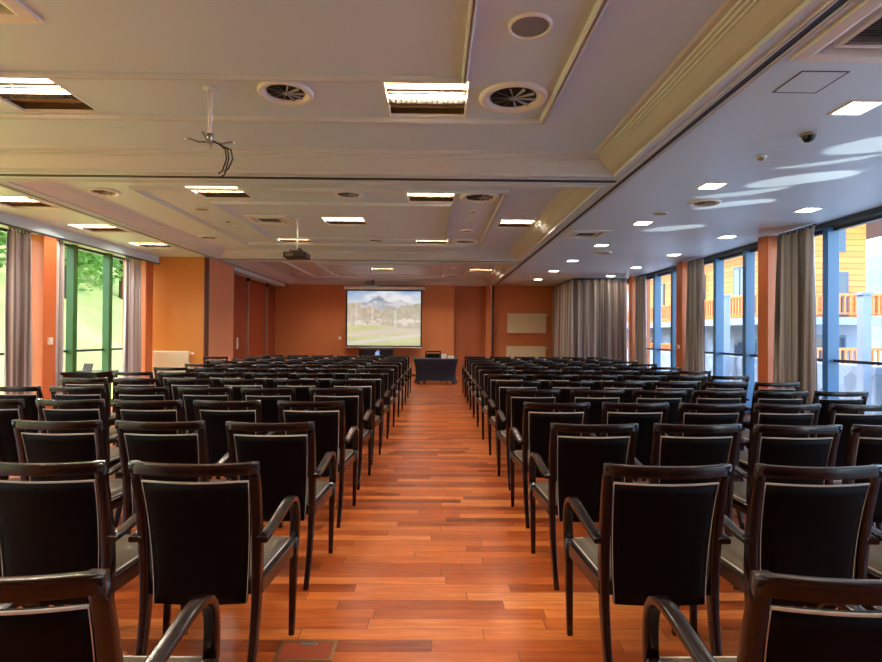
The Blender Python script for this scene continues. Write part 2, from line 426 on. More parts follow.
# recessed luminaires
def lamp_proto():
    r = empty('ceiling_light', (0,0,0))
    w, l, h = .30, .31, .10
    hb = MB()
    hb.add([(-w,-l,0),(w,-l,0),(w,l,0),(-w,l,0),(-w,-l,h),(w,-l,h),(w,l,h),(-w,l,h)], [(0,1,5,4),(1,2,6,5),(2,3,7,6),(3,0,4,7),(4,5,6,7)])
    hb.build('housing', M['lamp_white'], r, recalc=False)
    fr = MB(); ring(fr, -w-.012, w+.012, -l-.012, l+.012, 0, [(0,.0),(0,-.006),(.014,-.006),(.016,.02)])
    fr.build('frame', M['white_metal'], r)
    for yy in (-.21, -.03):
        MB().tube([(-w+.02,yy,.06),(w-.02,yy,.06)], .016, 8).build('tube', M['tube'], r)
    MB().box((-w,-.15,.012), (w,-.10,.09)).build('divider', M['lamp_brown'], r)
    g = MB()
    for k in range(15): x = -w+.02+k*(2*w-.04)/14; g.box((x-.002,.02,.01), (x+.002,.1,.05))
    g.box((-w,.02,.01), (w,.024,.05)); g.box((-w,.098,.01), (w,.102,.05))
    g.build('louvre', M['lamp_gold'], r)
    b = MB(); b.add([(-w+.005,.104,.01),(w-.005,.104,.01),(w-.005,l-.01,.075),(-w+.005,l-.01,.075)], [(0,1,2,3)]); b.add([(-w+.005,.104,.014),(w-.005,.104,.014),(w-.005,l-.01,.079),(-w+.005,l-.01,.079)], [(3,2,1,0)])
    b.build('reflector', M['lamp_brown'], r)
    return r
proto = None
for i, (x0, x1, y0, y1, txt) in enumerate(LAMPS + SLAMPS):
    z = ZS if i >= len(LAMPS) else ZC
    o = lamp_proto() if proto is None else copy_tree(proto)
    if proto is None: proto = o
    o.location = ((x0+x1)/2, (y0+y1)/2, z); o.scale = ((x1-x0)/.60, (y1-y0)/.62, 1)
    tag(o, 'recessed warm louvred ceiling light, ' + txt, 'ceiling light', 'recessed fluorescent ceiling lights')

# square downlights on the right soffit
DL = [(3.02, y, 'inner row over the right seats') for y in (3.84, 5.87, 7.84, 9.8, 11.85, 13.75, 15.85)] + [(4.82, y, 'outer row beside the windows') for y in (6.93, 8.87, 10.85, 12.9, 14.8)]
def down_proto():
    r = empty('square_downlight', (0,0,0))
    f = MB(); ring(f, -.125, .125, -.125, .125, 0, [(0,.001),(0,-.008),(.02,-.01),(.022,-.003)]); f.build('frame', M['white_metal'], r)
    MB().box((-.104,-.104,-.004), (.104,.104,-.001)).build('diffuser', M['downlight'], r)
    return r
proto = None
cnt = {}
for x, y, txt in DL:
    o = down_proto() if proto is None else copy_tree(proto)
    proto = proto or o
    cnt[x] = cnt.get(x, 0)+1
    o.location = (x, y, ZS)
    tag(o, 'small square glowing downlight, %s from the camera in the %s' % (ORD[cnt[x]], txt), 'downlight', 'square downlights in the right soffit')

# round swirl diffusers
def diff_proto():
    r = empty('round_diffuser', (0,0,0))
    MB().lathe([(.5,.0),(.5,-.03),(.47,-.05),(.42,-.05),(.36,-.02),(.34,.03),(.325,-.004)], k=36).build('ring', M['white_metal'], r)
    MB().lathe([(.335,-.004),(.001,-.003)], k=28).build('void', M['dark'], r)
    b = MB()
    for k in range(10):
        a = 2*PI*k/10; c, s = math.cos(a), math.sin(a); px, py = -s, c
        b.add([(c*.04,s*.04,-.012),(c*.33,s*.33,-.012),(c*.33+px*.035,s*.33+py*.035,-.04),(c*.04+px*.01,s*.04+py*.01,-.03)], [(0,1,2,3)])
    b.lathe([(.05,-.012),(.05,-.035),(.001,-.04)], k=12)
    b.build('blade_fan', M['grille'], r)
    return r
DF = [(-1.13,4.04,.41,ZC,'near coffer left of the centre light'), (.58,4.08,.52,ZC,'near coffer in the right corner, largest in the photo'),
      (-1.13,6.97,.40,ZC,'middle coffer left of the front centre light'), (.57,7.05,.52,ZC,'middle coffer, front right corner'),
      (.575,10.4,.50,ZC,'middle coffer, back right corner'), (-1.14,10.35,.38,ZC,'middle coffer, back row'),
      (-4.26,6.96,.38,ZC,'middle coffer near the left cornice, front'), (-4.26,10.2,.38,ZC,'middle coffer near the left cornice, back'),
      (.575,16.5,.5,ZC,'far coffer, back right corner'), (-4.2,16.3,.4,ZC,'far coffer near the left cornice'),
      (3.31,6.6,.36,ZS,'right soffit between two square downlights, nearer'), (3.31,10.65,.36,ZS,'right soffit between two square downlights, farther')]
proto = None
for x, y, d, z, txt in DF:
    o = diff_proto() if proto is None else copy_tree(proto); proto = proto or o
    o.location = (x, y, z); o.scale = (d, d, .5)
    tag(o, 'round white swirl air diffuser, ' + txt, 'air diffuser', 'round ceiling air diffusers')
# flush round loudspeakers
def spk_proto():
    r = empty('ceiling_speaker', (0,0,0))
    MB().lathe([(.5,0),(.5,-.03),(.46,-.05),(.42,-.03),(.42,-.01)], k=32).build('rim', M['white_metal'], r)
    MB().lathe([(.43,-.02),(.3,-.03),(.001,-.035)], k=28).build('mesh_cover', M['speaker'], r)
    return r
proto = None
for x, y, d, z, txt in [(.54,3.13,.26,ZC,'near coffer, ahead of the round diffuser'), (-3.4,7.87,.22,ZC,'middle coffer on the left band'), (.535,9.32,.22,ZC,'middle coffer on the right band'),
                        (3.01,7.2,.2,ZS,'right soffit'), (.53,14.6,.22,ZC,'far coffer on the right band')]:
    o = spk_proto() if proto is None else copy_tree(proto); proto = proto or o
    o.location = (x, y, z); o.scale = (d, d, .4)
    tag(o, 'flush round grey ceiling loudspeaker, ' + txt, 'loudspeaker', 'flush ceiling loudspeakers')
# detectors and sensors
def det_proto():
    r = empty('smoke_detector', (0,0,0))
    MB().lathe([(.055,0),(.055,-.012),(.045,-.018)], k=20).build('base', M['white_metal'], r)
    MB().lathe([(.045,-.018),(.042,-.04),(.025,-.052),(.001,-.054)], k=20).build('sensor_head', M['grille'], r)
    return r
proto = None
for x, y, z, txt in [(.54,7.84,ZC,'right band of the middle coffer, nearer'), (.52,8.55,ZC,'right band of the middle coffer, farther'), (-3.35,8.72,ZC,'left band of the middle coffer, nearer'),
                     (-3.37,9.12,ZC,'left band of the middle coffer, farther'), (2.99,4.92,ZS,'right soffit between downlights'), (.52,15.3,ZC,'right band of the far coffer'), (2.6,14.9,ZS,'right soffit near the back wall')]:
    o = det_proto() if proto is None else copy_tree(proto); proto = proto or o
    o.location = (x, y, z); o.scale = (.75,.75,.6)
    tag(o, 'small round ceiling detector, ' + txt, 'detector', 'small ceiling detectors')
r = empty('dome_camera', (3.03,4.35,ZS), 0, 'dark half dome sensor on the right soffit between square downlights', 'dome sensor')
MB().lathe([(.062,0),(.062,-.014),(.05,-.02)], k=24).build('base', M['grille'], r)
MB().lathe([(.048,-.016),(.046,-.04),(.032,-.062),(.001,-.07)], k=24).build('dome', M['black'], r)

# ceiling cassette air conditioners
def cassette(x0, x1, y0, y1, z, label, mode=0):
    cx, cy = (x0+x1)/2, (y0+y1)/2; w, l = (x1-x0)/2, (y1-y0)/2
    r = empty('air_conditioner', (cx, cy, z), 0, label, 'air conditioner', 'ceiling cassette air conditioners')
    f = MB(); ring(f, -w-.02, w+.02, -l-.02, l+.02, 0, [(0,.001),(0,-.018),(.07,-.024),(.09,-.02),(.092,.05)]); f.build('panel_frame', M['white_metal'], r)
    b = MB(); b.add([(-w,-l,.06),(w,-l,.06),(w,l,.06),(-w,l,.06)], [(0,1,2,3)]); b.build('void', M['dark'], r)
    g = MB(); n = 22
    ring(g, -w+.13, w-.13, -l+.13, l-.13, 0, [(0,.05),(0,-.012),(.025,-.016),(.028,.02)])
    g.build('grille_frame', M['white_metal'], r)
    s = MB()
    for k in range(n):
        yy = -l+.16+k*(2*l-.32)/(n-1)
        s.add([(-w+.155,yy-.004,-.008),(w-.155,yy-.004,-.008),(w-.155,yy+.008,.008),(-w+.155,yy+.008,.008)], [(0,1,2,3)])
    s.build('intake_grille', M['grille'], r)
    return r
cassette(*CASS[0], ZC, 'white square cassette air conditioner at the top left corner of the photo')
cassette(*CASS[1], ZC, 'white square cassette air conditioner in the middle coffer by the hanging projector')
cassette(*CASR[0], ZS, 'large grilled cassette air conditioner at the top right corner of the photo')
cassette(*CASR[1], ZS, 'small cassette air conditioner in the right soffit beyond the downlights')
# access hatch: groove frame
hx = MB(); ring(hx, 2.27, 2.57, 3.32, 3.62, ZS, [(0,.001),(0,-.003),(.006,-.003),(.006,.001)])
o = hx.build('access_hatch', M['dark']); tag(o, 'thin dark outline of a square access hatch in the right soffit', 'hatch')
hp = MB().box((2.28,3.33,ZS-.003), (2.56,3.61,ZS-.0005)).build('hatch_panel', M['soffit'], o)

# ---------------------------------------------------------------- walls
# back wall
WB = 18.0
wb = sbox('wall_back', (-5.5, WB, 0), (.63, WB+.2, 3.06), M['wall'])
sbox('recess', (.63, WB+.16, 0), (1.7, WB+.3, 3.06), M['wall_red'], wb)
sbox('reveal', (.60, WB+.1, 0), (.64, WB+.3, 3.06), M['wall'], wb)
sbox('pier', (1.70, WB-.18, 0), (1.86, WB+.3, ZS), M['wall'], wb)
sbox('pier', (1.88, WB-.1, 0), (1.95, WB+.3, ZS), M['base'], wb)
sbox('alcove', (1.95, WB, 0), (4.05, WB+.2, 3.06), M['wall'], wb)
# left, behind: ochre end wall, salmon wall, door recess
wo = sbox('wall_left', (-6.5, 11.82, 0), (-5.03, 12.0, 3.06), M['wall_yellow'])
sbox('end_jamb', (-5.03, 11.80, 0), (-5.0, 11.99, 3.06), M['base'], wo)
sbox('salmon_wall', (-5.3, 12.0, 0), (-5.02, 13.5, 3.06), M['wall_salmon'], wo)
sbox('recess_wall', (-5.5, 13.5, 0), (-5.36, 18.1, 3.06), M['wall_red'], wo)
sbox('recess_head', (-5.37, 13.5, 2.96), (-5.0, 18.0, 3.055), M['soffit'], wo)
for i, (y0, y1) in enumerate(((13.51,15.28),(15.36,17.0),(17.06,17.98))):
    d = sbox('door_%d' % (i+1), (-5.36, y0, .01), (-5.31, y1, 2.95), M['doorwood'])
    if i == 0:
        MB().box((-5.31,14.50,.98), (-5.295,14.60,1.28)).build('lock_plate', M['white_metal'], d, .004)
        MB().tube([(-5.295,14.55,1.1),(-5.25,14.55,1.1),(-5.25,14.62,1.1)], .009).build('door_handle', M['steel'], d)
for i, y in enumerate((15.32, 17.03)):
    t = sbox('trim_%d' % (10+i), (-5.36, y-.045, 0), (-5.27, y+.045, 2.93), M['steel'], bevel=.01)
    MB().box((-5.36,y-.07,2.86), (-5.25,y+.07,2.96)).build('track_carrier', M['black'], t)
# rear wall behind the viewer
sbox('wall_rear', (-6.6,-3.3,0), (6.0,-3.1,3.2), M['wall'])
# right corner: window wall returning across
WRX = 5.72
wr = sbox('wall_right', (4.02, 15.55, 0), (4.18, 18.1, 3.06), M['wall'])
sbox('return_sill', (4.02, 15.45, 0), (5.9, 15.6, .35), M['render'], wr)
sbox('return_head', (4.02, 15.45, 2.9), (5.9, 15.6, 3.06), M['dark_frame'], wr)
RP = [-.4, 2.65, 5.70, 8.73, 11.80, 14.80]
for y in RP: sbox('pillar', (5.42, y, 0), (5.92, y+.28, ZS), M['pillar'], wr)
sbox('window_head', (5.60, -3.1, 2.98), (5.92, 15.5, ZS), M['dark_frame'], wr)
wl = sbox('curtain_pelmet', (-6.5, -3.1, 2.89), (-6.02, 11.82, 3.055), M['soffit'], wo)
sbox('pelmet_edge', (-6.03, -3.1, 2.875), (-6.0, 11.82, 2.90), M['dark_frame'], wo)
LP = [-3.96, -.91, 2.14, 5.25, 8.36, 11.30]
for y in LP[1:]: sbox('pillar', (-6.5, y, 0), (-6.02, y+.28, 2.9), M['pillar'], wo)

def window(n, x, y0, y1, fins, side, fm, zt=2.97):
    """facade glazing along y. side +1: outside is +x"""
    w = empty('window_%d' % n, (x, y0, 0)); w['kind'] = 'structure'
    def bx(nm, a, b, m): return MB().box((a[0]-x, a[1]-y0, a[2]), (b[0]-x, b[1]-y0, b[2])).build(nm, m, w)
    xo = x+(.04 if side > 0 else -.0)
    for f in fins: bx('mullion', (x-side*.12, f-.055, .02), (xo, f+.055, zt), fm)
    bx('sill', (x-side*.02, y0, 0), (xo, y1, .10), fm)
    bx('transom', (x-side*.03, y0, 1.045), (xo, y1, 1.085), M['dark_frame'])
    bx('head', (x-side*.04, y0, zt-.05), (xo, y1, zt), M['dark_frame'])
    bx('pane', (xo-side*.02, y0, .08), (xo-side*.012, y1, zt), M['glass'])
    return w
n = 1
ends = RP + [15.5]
for i in range(-1, 5):
    y0 = (RP[i]+.28) if i >= 0 else -3.1; y1 = RP[i+1]
    fins = [y1-1.04*k-.0 for k in (1, 2)]
    window(n, 5.72, y0, y1, fins, 1, M['sky_lit_frame']); n += 1
for i in range(0, 5):
    y0 = LP[i]+.28; y1 = LP[i+1]
    if i == 0: y0 = -3.1
    fins = [y1-2.02, y1-1.0] if y1 < 11 else [9.34, 10.35]
    window(n, -6.30, y0, y1, fins, -1, M['foliage_lit_frame'], 2.9); n += 1
# glazing across behind the far curtain
w = empty('window_%d' % n, (4.18, 15.5, 0)); w['kind'] = 'structure'
MB().box((0,.02,.35), (1.4,.03,2.92)).build('pane', M['glass'], w)
for xx in (.4, .95): MB().box((xx-.05,-.04,.35), (xx+.05,.1,2.92)).build('mullion', M['sky_lit_frame'], w)

# baseboards
sbox('baseboard_back', (-5.3, WB-.015, 0), (.6, WB, .08), M['base'])
sbox('baseboard_alcove', (1.95, WB-.015, 0), (4.0, WB, .08), M['base'])
sbox('baseboard_left', (-6.0, 11.805, 0), (-5.1, 11.82, .08), M['base'])

# ---------------------------------------------------------------- curtains
def curtain(path, z0, z1, folds, amp, label, flare=1.15, seed=1, group=None):
    """path: polyline in plan at the top; folds run across; foot a little wider than the head"""
    rnd = random.Random(seed)
    P = [Vector(p) for p in path]
    L = [0]
    for a, b in zip(P, P[1:]): L.append(L[-1]+(b-a).length)
    def at(t):
        s = t*L[-1]
        for i in range(len(P)-1):
            if s <= L[i+1]+1e-9:
                u = (s-L[i])/(L[i+1]-L[i]); d = (P[i+1]-P[i]).normalized(); return P[i].lerp(P[i+1], u), Vector((-d.y, d.x))
        return P[-1], Vector((0,1))
    c = sum(P, Vector((0,0)))/len(P)
    NX, NZ = folds*12, 24
    ph = [rnd.uniform(-.5,.5) for _ in range(folds+2)]; am = [rnd.uniform(.6,1.25) for _ in range(folds+2)]
    vs = []
    root = empty('curtain', (c.x, c.y, 0), 0, label, 'curtain', group)
    for j in range(NZ+1):
        v = j/NZ; z = z0+(z1-z0)*v
        sp = 1+(flare-1)*(1-v)**1.3
        for i in range(NX+1):
            t = i/NX; p, nrm = at(t)
            q = c+(p-c)*sp if len(P) == 2 else p
            k = t*folds; ki = int(k); a = am[ki]*(1-(k-ki))+am[ki+1]*(k-ki); f = ph[ki]*(1-(k-ki))+ph[ki+1]*(k-ki)
            A = amp*a*(.75+.35*(1-v))*(1 if v < .96 else .6)
            w = math.sin(2*PI*k+f+.5*math.sin(3*v+seed)); w = math.copysign(abs(w)**.8, w)
            q = q + nrm*A*w
            vs.append((q.x-c.x, q.y-c.y, z))
    fs = [(j*(NX+1)+i, j*(NX+1)+i+1, (j+1)*(NX+1)+i+1, (j+1)*(NX+1)+i) for j in range(NZ) for i in range(NX)]
    o = MB().add(vs, fs, True).build('curtain_cloth', M['curtain'], root, recalc=False)
    md = o.modifiers.new('thick', 'SOLIDIFY'); md.thickness = .004
    h = MB()
    for i in range(folds*2):
        p, nrm = at((i+.5)/(folds*2)); h.box((p.x-c.x-.006, p.y-c.y-.006, z1-.02), (p.x-c.x+.006, p.y-c.y+.006, z1+.03))
    h.tube([(p.x-c.x, p.y-c.y, z1+.025) for p in P] if len(P) > 1 else [], .008)
    h.build('curtain_rail', M['heading'], root)
    return root
G = 'satin curtains along the windows'
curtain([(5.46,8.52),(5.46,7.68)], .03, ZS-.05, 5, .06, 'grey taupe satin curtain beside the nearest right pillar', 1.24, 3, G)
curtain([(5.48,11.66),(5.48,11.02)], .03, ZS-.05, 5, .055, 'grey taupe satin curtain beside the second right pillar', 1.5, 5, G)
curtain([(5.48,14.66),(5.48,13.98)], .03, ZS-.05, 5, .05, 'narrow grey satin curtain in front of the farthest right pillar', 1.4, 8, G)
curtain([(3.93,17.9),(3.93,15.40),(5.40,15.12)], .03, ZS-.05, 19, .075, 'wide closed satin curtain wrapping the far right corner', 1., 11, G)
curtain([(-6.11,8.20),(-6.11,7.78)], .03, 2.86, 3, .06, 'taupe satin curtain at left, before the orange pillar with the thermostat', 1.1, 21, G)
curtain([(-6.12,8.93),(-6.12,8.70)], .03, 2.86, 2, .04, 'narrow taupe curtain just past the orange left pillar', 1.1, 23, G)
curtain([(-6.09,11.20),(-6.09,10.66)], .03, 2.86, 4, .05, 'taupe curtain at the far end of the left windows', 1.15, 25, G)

# ---------------------------------------------------------------- chairs
def sag(z): return .07*(1-((z-.42)/(.45 if z > .42 else .34))**2)
def make_chair():
    r = empty('conference_chair', (0,0,0))
    wood = M['chairwood']
    for s in (-1, 1):
        # rear leg and back post in one sabre-curved piece
        pts = []; secs = []
        for i in range(15):
            z = .905*i/14; t = z/.905
            w = .026+.012*min(1, t*1.6); d = .026+.018*math.sin(PI*min(1, t*1.05))
            pts.append((s*(.209+.013*t), sag(z), z)); secs.append(rrect(w, d, .005))
        MB().sweep(pts, secs, (1,0,0)).build('leg', wood, r)
        # front leg
        pts = []; secs = []
        for i in range(6):
            z = .45*i/5; t = i/5
            pts.append((s*(.247+.006*t), .468+.012*t, z)); secs.append(rrect(.026+.012*t, .026+.012*t, .005))
        fl_ = MB().sweep(pts, secs, (1,0,0)).build('leg', wood, r)
        MB().lathe([(.011,.006),(.011,0),(.001,0)], (s*.247, .468, 0), 10).build('foot_glide', M['glide'], fl_)
        # armrest: flat bentwood from post over the crest down to the front leg
        A = [(.243,.03,.600),(.246,.09,.606),(.25,.17,.619),(.253,.25,.634),(.2535,.32,.645),(.254,.37,.649),(.254,.41,.645),(.254,.445,.630),(.254,.468,.603),(.254,.481,.565),(.2545,.484,.52),(.2535,.482,.44)]
        secs = [rrect(.044, .022+.006*(i/11), .006) for i in range(12)]
        MB().sweep([(s*a, b, c) for a, b, c in A], secs, (1,0,0)).build('armrest', wood, r)
    # top rail bowed backwards
    pts = []; secs = []
    for i in range(13):
        x = -.240+.480*i/12; u = x/.240
        pts.append((x, sag(.88)-.033*(1-u*u), .8815+.004*u*u)); secs.append(rrect(.026, .044, .0035, 2))
    MB().sweep(pts, secs, (0,1,0)).build('top_rail', wood, r)
    # seat frame
    f = MB()
    f.add([(-.235,.07,.375),(-.215,.07,.375),(-.242,.475,.375),(-.262,.475,.375),(-.235,.07,.435),(-.215,.07,.435),(-.242,.475,.435),(-.262,.475,.435)],
          [(0,3,2,1),(4,5,6,7),(0,1,5,4),(1,2,6,5),(2,3,7,6),(3,0,4,7)])
    f.add([(.235,.07,.375),(.215,.07,.375),(.242,.475,.375),(.262,.475,.375),(.235,.07,.435),(.215,.07,.435),(.242,.475,.435),(.262,.475,.435)],
          [(0,1,2,3),(4,7,6,5),(0,4,5,1),(1,5,6,2),(2,6,7,3),(3,7,4,0)])
    f.box((-.24,.462,.375), (.24,.482,.435)); f.box((-.20,.065,.375), (.20,.083,.43))
    f.build('seat_frame', wood, r, .003, 1)
    # seat cushion
    NX, NY = 10, 10; vs = []; 
    def hw(y): return .213+.026*(y/.46)
    for top in (1, 0):
        for j in range(NY+1):
            v = j/NY; y = .075+.405*v
            for i in range(NX+1):
                u = -1+2*i/NX; e = min(1, (1-abs(u))*5, (1-abs(2*v-1))*5)
                vs.append((u*hw(y-.04)*(1 if top else .985), y, (.440+.022*math.sin(PI/2*max(0,e))+.006*(1-u*u)) if top else .425))
    N = (NX+1)*(NY+1); fs = []
    for j in range(NY):
        for i in range(NX):
            a = j*(NX+1)+i; fs.append((a, a+1, a+NX+2, a+NX+1)); fs.append((N+a, N+a+NX+1, N+a+NX+2, N+a+1))
    edge = [i for i in range(NX+1)] + [j*(NX+1)+NX for j in range(1, NY+1)] + [NY*(NX+1)+i for i in range(NX-1, -1, -1)] + [j*(NX+1) for j in range(NY-1, 0, -1)]
    for a, b in zip(edge, edge[1:]+edge[:1]): fs.append((b, a, N+a, N+b))
    seat = MB().add(vs, fs, True).build('seat', M['seatleather'], r)
    sp = MB()
    for s in (-1, 1): sp.tube([(s*hw(y-.04)*1.0, y, .443) for y in (.08,.2,.32,.475)], .0035, 6)
    sp.tube([(-.23,.481,.443),(0,.483,.443),(.23,.481,.443)], .0035, 6)
    sp.build('piping', M['piping'], seat)
    # padded back panel
    NX, NZ = 12, 12
    Z0, Z1 = .345, .832
    def pw(z): return .178+.022*((z-Z0)/(Z1-Z0))
    def py(u, z): return sag(z)-.028*(1-u*u)*((z-Z0)/(Z1-Z0))**.7 - .002
    vs = []
    for side in (-1, 1):
        for j in range(NZ+1):
            z = Z0+(Z1-Z0)*j/NZ
            for i in range(NX+1):
                u = -1+2*i/NX; e = min(1, (1-abs(u))*6, (1-abs(2*j/NZ-1))*6)
                zz = z-.006*(1-u*u)*(1-j/NZ)
                vs.append((u*pw(z), py(u, z)+side*(.009+.008*e), zz))
    N = (NX+1)*(NZ+1); fs = []
    for j in range(NZ):
        for i in range(NX):
            a = j*(NX+1)+i; fs.append((a, a+1, a+NX+2, a+NX+1)); fs.append((N+a, N+a+NX+1, N+a+NX+2, N+a+1))
    edge = [i for i in range(NX+1)] + [j*(NX+1)+NX for j in range(1, NZ+1)] + [NZ*(NX+1)+i for i in range(NX-1, -1, -1)] + [j*(NX+1) for j in range(NZ-1, 0, -1)]
    for a, b in zip(edge, edge[1:]+edge[:1]): fs.append((b, a, N+a, N+b))
    back = MB().add(vs, fs, True).build('backrest', M['leather'], r)
    p = MB()
    for s in (-1, 1):
        p.tube([(s*pw(Z0+(Z1-Z0)*t/10), py(1, Z0+(Z1-Z0)*t/10)-.010, Z0+(Z1-Z0)*t/10) for t in range(11)], .0015, 6)
    p.tube([(-.201+.402*i/12, py(-1+i/6, Z1)-.008, Z1-.001+1*.0015*abs(-1+i/6)) for i in range(13)], .0042, 8, (0,1,0))  # top piping, pale also for ceiling light glinting on the leather edge
    p.build('piping', M['piping'], back)
    # bolts holding the panel to the posts
    b = MB()
    for s in (-1, 1): MB().tube([(s*.194, sag(.82)-.004, .82), (s*.210, sag(.82)-.004, .82)], .006, 8, (0,1,0)).build('bracket', M['steel'], r)
    return r

proto = None
def chair(x, y, rz, label, group, j=0.):
    global proto
    o = make_chair() if proto is None else copy_tree(proto)
    proto = proto or o
    o.location = (x, y, 0); o.rotation_euler = (0, 0, rz)
    tag(o, label, 'chair', group)
    return o
rr = random.Random(4)
LOFF = [0, .605, 1.17, 1.735, 2.30, 2.865]
ROFF = [0, .580, 1.137, 1.692, 2.247, 2.802]
for n in range(1, 14):
    d = 1.11+.940*(n-1)
    dr = .004*(n-3) if n > 3 else 0
    dl = .0075*(n-3) if n > 3 else 0
    for side in (-1, 1):
        for c in range(6):
            if side < 0: x = -.655 + dl - .245 - LOFF[c]
            else: x = .645 + dr + .24 + (.012 if n == 1 else 0) + ROFF[c]
            # leave out what lies wholly outside the frame
            if abs(x)-.30 > .84*(d+.5)+.05: continue
            y = d + rr.uniform(-.012, .012); rz = rr.uniform(-.003, .003); x2 = x + (.028 if (n == 2 and side < 0 and c) else 0)
            if n <= 2: y = d; rz = 0
            row = 'nearest row' if n == 1 else ('last row before the front wall' if n == 13 else '%s row from the camera' % ORD[n])
            seat = 'seat on the aisle' if c == 0 else ('outermost seat' if c == 5 else '%s seat from the aisle' % ORD[c+1])
            chair(x2, y, rz, 'dark mahogany armchair, %s block, %s, %s' % ('left' if side < 0 else 'right', row, seat), 'conference chairs in the %s block' % ('left' if side < 0 else 'right'))
chair(-.05, 16.45, PI, 'dark armchair facing the room behind the navy covered table', None and '')
chair(-4.56, 11.3, .2, 'single dark armchair standing apart at the left, beside the salmon wall', None and '')

# ---------------------------------------------------------------- front: table, screen, cabinet, radiators
t = empty('covered_table', (.03,15.2,0), 0, 'table under a stretched navy cover at the end of the aisle', 'table')
W, D, HT = .635, .6, .72
vs = []; NZ = 14; NP = 40
def loopn(v):
    # outline of stretched cover: narrow waist, flared at top and feet
    w = 1-.11*math.sin(PI*min(1, v*1.0))**1.0*(1-.35*v)-.05*(1-v)
    out = []
    for k in range(10): out.append((-W+2*W*k/10, 0))
    for k in range(10): out.append((W, D*k/10))
    for k in range(10): out.append((W-2*W*k/10, D))
    for k in range(10): out.append((-W, D-D*k/10))
    return [((x)*w, D/2+(y-D/2)*w) for x, y in out]
for j in range(NZ+1):
    v = j/NZ
    for k, (x, y) in enumerate(loopn(v)):
        u = (k % 10)/10
        z = .06*math.sin(PI*u)**.6*(1-v)**2 + HT*v if j else .015+.10*math.sin(PI*u)**.5
        vs.append((x, y, z if j else z))
fs = [(j*NP+k, j*NP+(k+1)%NP, (j+1)*NP+(k+1)%NP, (j+1)*NP+k) for j in range(NZ) for k in range(NP)]
mb = MB().add(vs, fs, True); mb.f.append([NZ*NP+k for k in range(NP)]); mb.sm.append(False)
mb.build('table_cover', M['cloth'], t)
for x in (-.5, -.33, .33, .5):
    for y in (.07, .53):
        if abs(x) < .4 and y > .5: continue
        MB().tube([(x,y,0),(x*.98,y,.68)], .017, 8).build('leg', M['black'], t)
r = empty('name_card', (.26,15.42,.722), 0, 'white folded card standing on the navy table', 'card')
MB().add([(-.07,-.035,0),(.07,-.035,0),(.07,0,.13),(-.07,0,.13),(-.07,.035,0),(.07,.035,0)], [(0,1,2,3),(3,2,5,4)]).build('folded_sheet', M['paper'], r)
r = empty('document_stack', (.46,15.5,.722), 0, 'white stack of papers beside the folded card on the navy table', 'papers')
MB().box((-.09,-.1,0), (.09,.12,.07)).build('sheets', M['paper'], r, .003)

# projection screen
sx0, sx1, sz0, sz1, sy = -2.92, -.43, .985, 2.86, 17.72
r = empty('projection_screen', ((sx0+sx1)/2, sy, sz0), 0, 'large projection screen showing mountains above a park, hung before the back wall', 'projection screen')
cx = (sx0+sx1)/2; hw_ = (sx1-sx0)/2; hh = sz1-sz0
MB().box((-hw_-.07,-.05,hh+.0), (hw_+.09,.06,hh+.10)).build('roller_case', M['white_metal'], r, .015)
MB().box((-hw_,-.004,-.0), (hw_,.004,hh+.02)).build('border', M['screen_black'], r)
MB().tube([(-hw_+.01,0,-.015),(hw_-.01,0,-.015)], .018).build('bottom_bar', M['white_metal'], r)
for s in (-.8, .8): MB().tube([(s,.0,hh+.09),(s,.0,ZS-sz0)], .01).build('hanger', M['steel'], r)
# picture: coloured grid
def hsh(x, y):
    v = math.sin(x*127.1+y*311.7)*43758.5453; return v-math.floor(v)
def vn(x, y):
    xi, yi = math.floor(x), math.floor(y); fx, fy = x-xi, y-yi; fx = fx*fx*(3-2*fx); fy = fy*fy*(3-2*fy)
    return (hsh(xi,yi)*(1-fx)+hsh(xi+1,yi)*fx)*(1-fy)+(hsh(xi,yi+1)*(1-fx)+hsh(xi+1,yi+1)*fx)*fy
def fbm(x, y): return .5*vn(x,y)+.27*vn(2.1*x+5,2.1*y)+.15*vn(4.3*x,4.3*y+9)+.08*vn(9*x,9*y)
def mixc(a, b, t): t = max(0, min(1, t)); return tuple(p*(1-t)+q*t for p, q in zip(a, b))
def pic(u, v):
    ridge = .80+.10*math.exp(-((u-.42)/.10)**2)+.05*math.exp(-((u-.72)/.06)**2)-.09*abs(u-.45)+.05*(fbm(u*9,1)-.5)
    sky = mixc((196,214,232), (110,160,214), (v-.78)/.22+.7*(fbm(u*4+2,v*6)-.5))
    sky = mixc(sky, (236,240,244), (fbm(u*5,v*7+4)-.42)*4)
    if v > ridge: c = sky
    else: c = mixc((120,138,160), (206,212,214), (fbm(u*16,v*20)-.35)*3)
    tl = .70+.10*(fbm(u*11+3,0)-.5)*2+.05*(u<.2)+.06*(u>.8)
    if v < tl:
        n = fbm(u*26,v*18); c = mixc((142,132,108), (196,184,164), (n-.3)*2.4)
        if u > .55: c = mixc(c, (150,160,128), .4)
        for tx, tw in ((.12,.007),(.64,.007),(.66,.005),(.34,.006),(.90,.006)):
            if abs(u-tx) < tw and v > .3: c = mixc(c, (226,220,206), .8)
        if .36 < v < .50 and (fbm(u*14,v*16+8) > .60): c = (220,214,204)
    g = .34+.03*math.sin(u*5)
    if v < g:
        c = mixc((166,176,96), (196,198,138), fbm(u*10,v*12)*1.6-.3)
        p1 = .20+.12*u**.7
        if abs(v-(p1-.02)) < .035+.04*u: c = (196,184,166)
        if abs(v-(.03+.17*u)) < .03: c = (206,200,190)
    return mixc(c, (255,255,255), .10)
NX, NY = 128, 96
bw = .045
vs = [(-hw_+bw+(2*hw_-2*bw)*i/NX, -.007, bw+(hh-2*bw)*j/NY) for j in range(NY+1) for i in range(NX+1)]
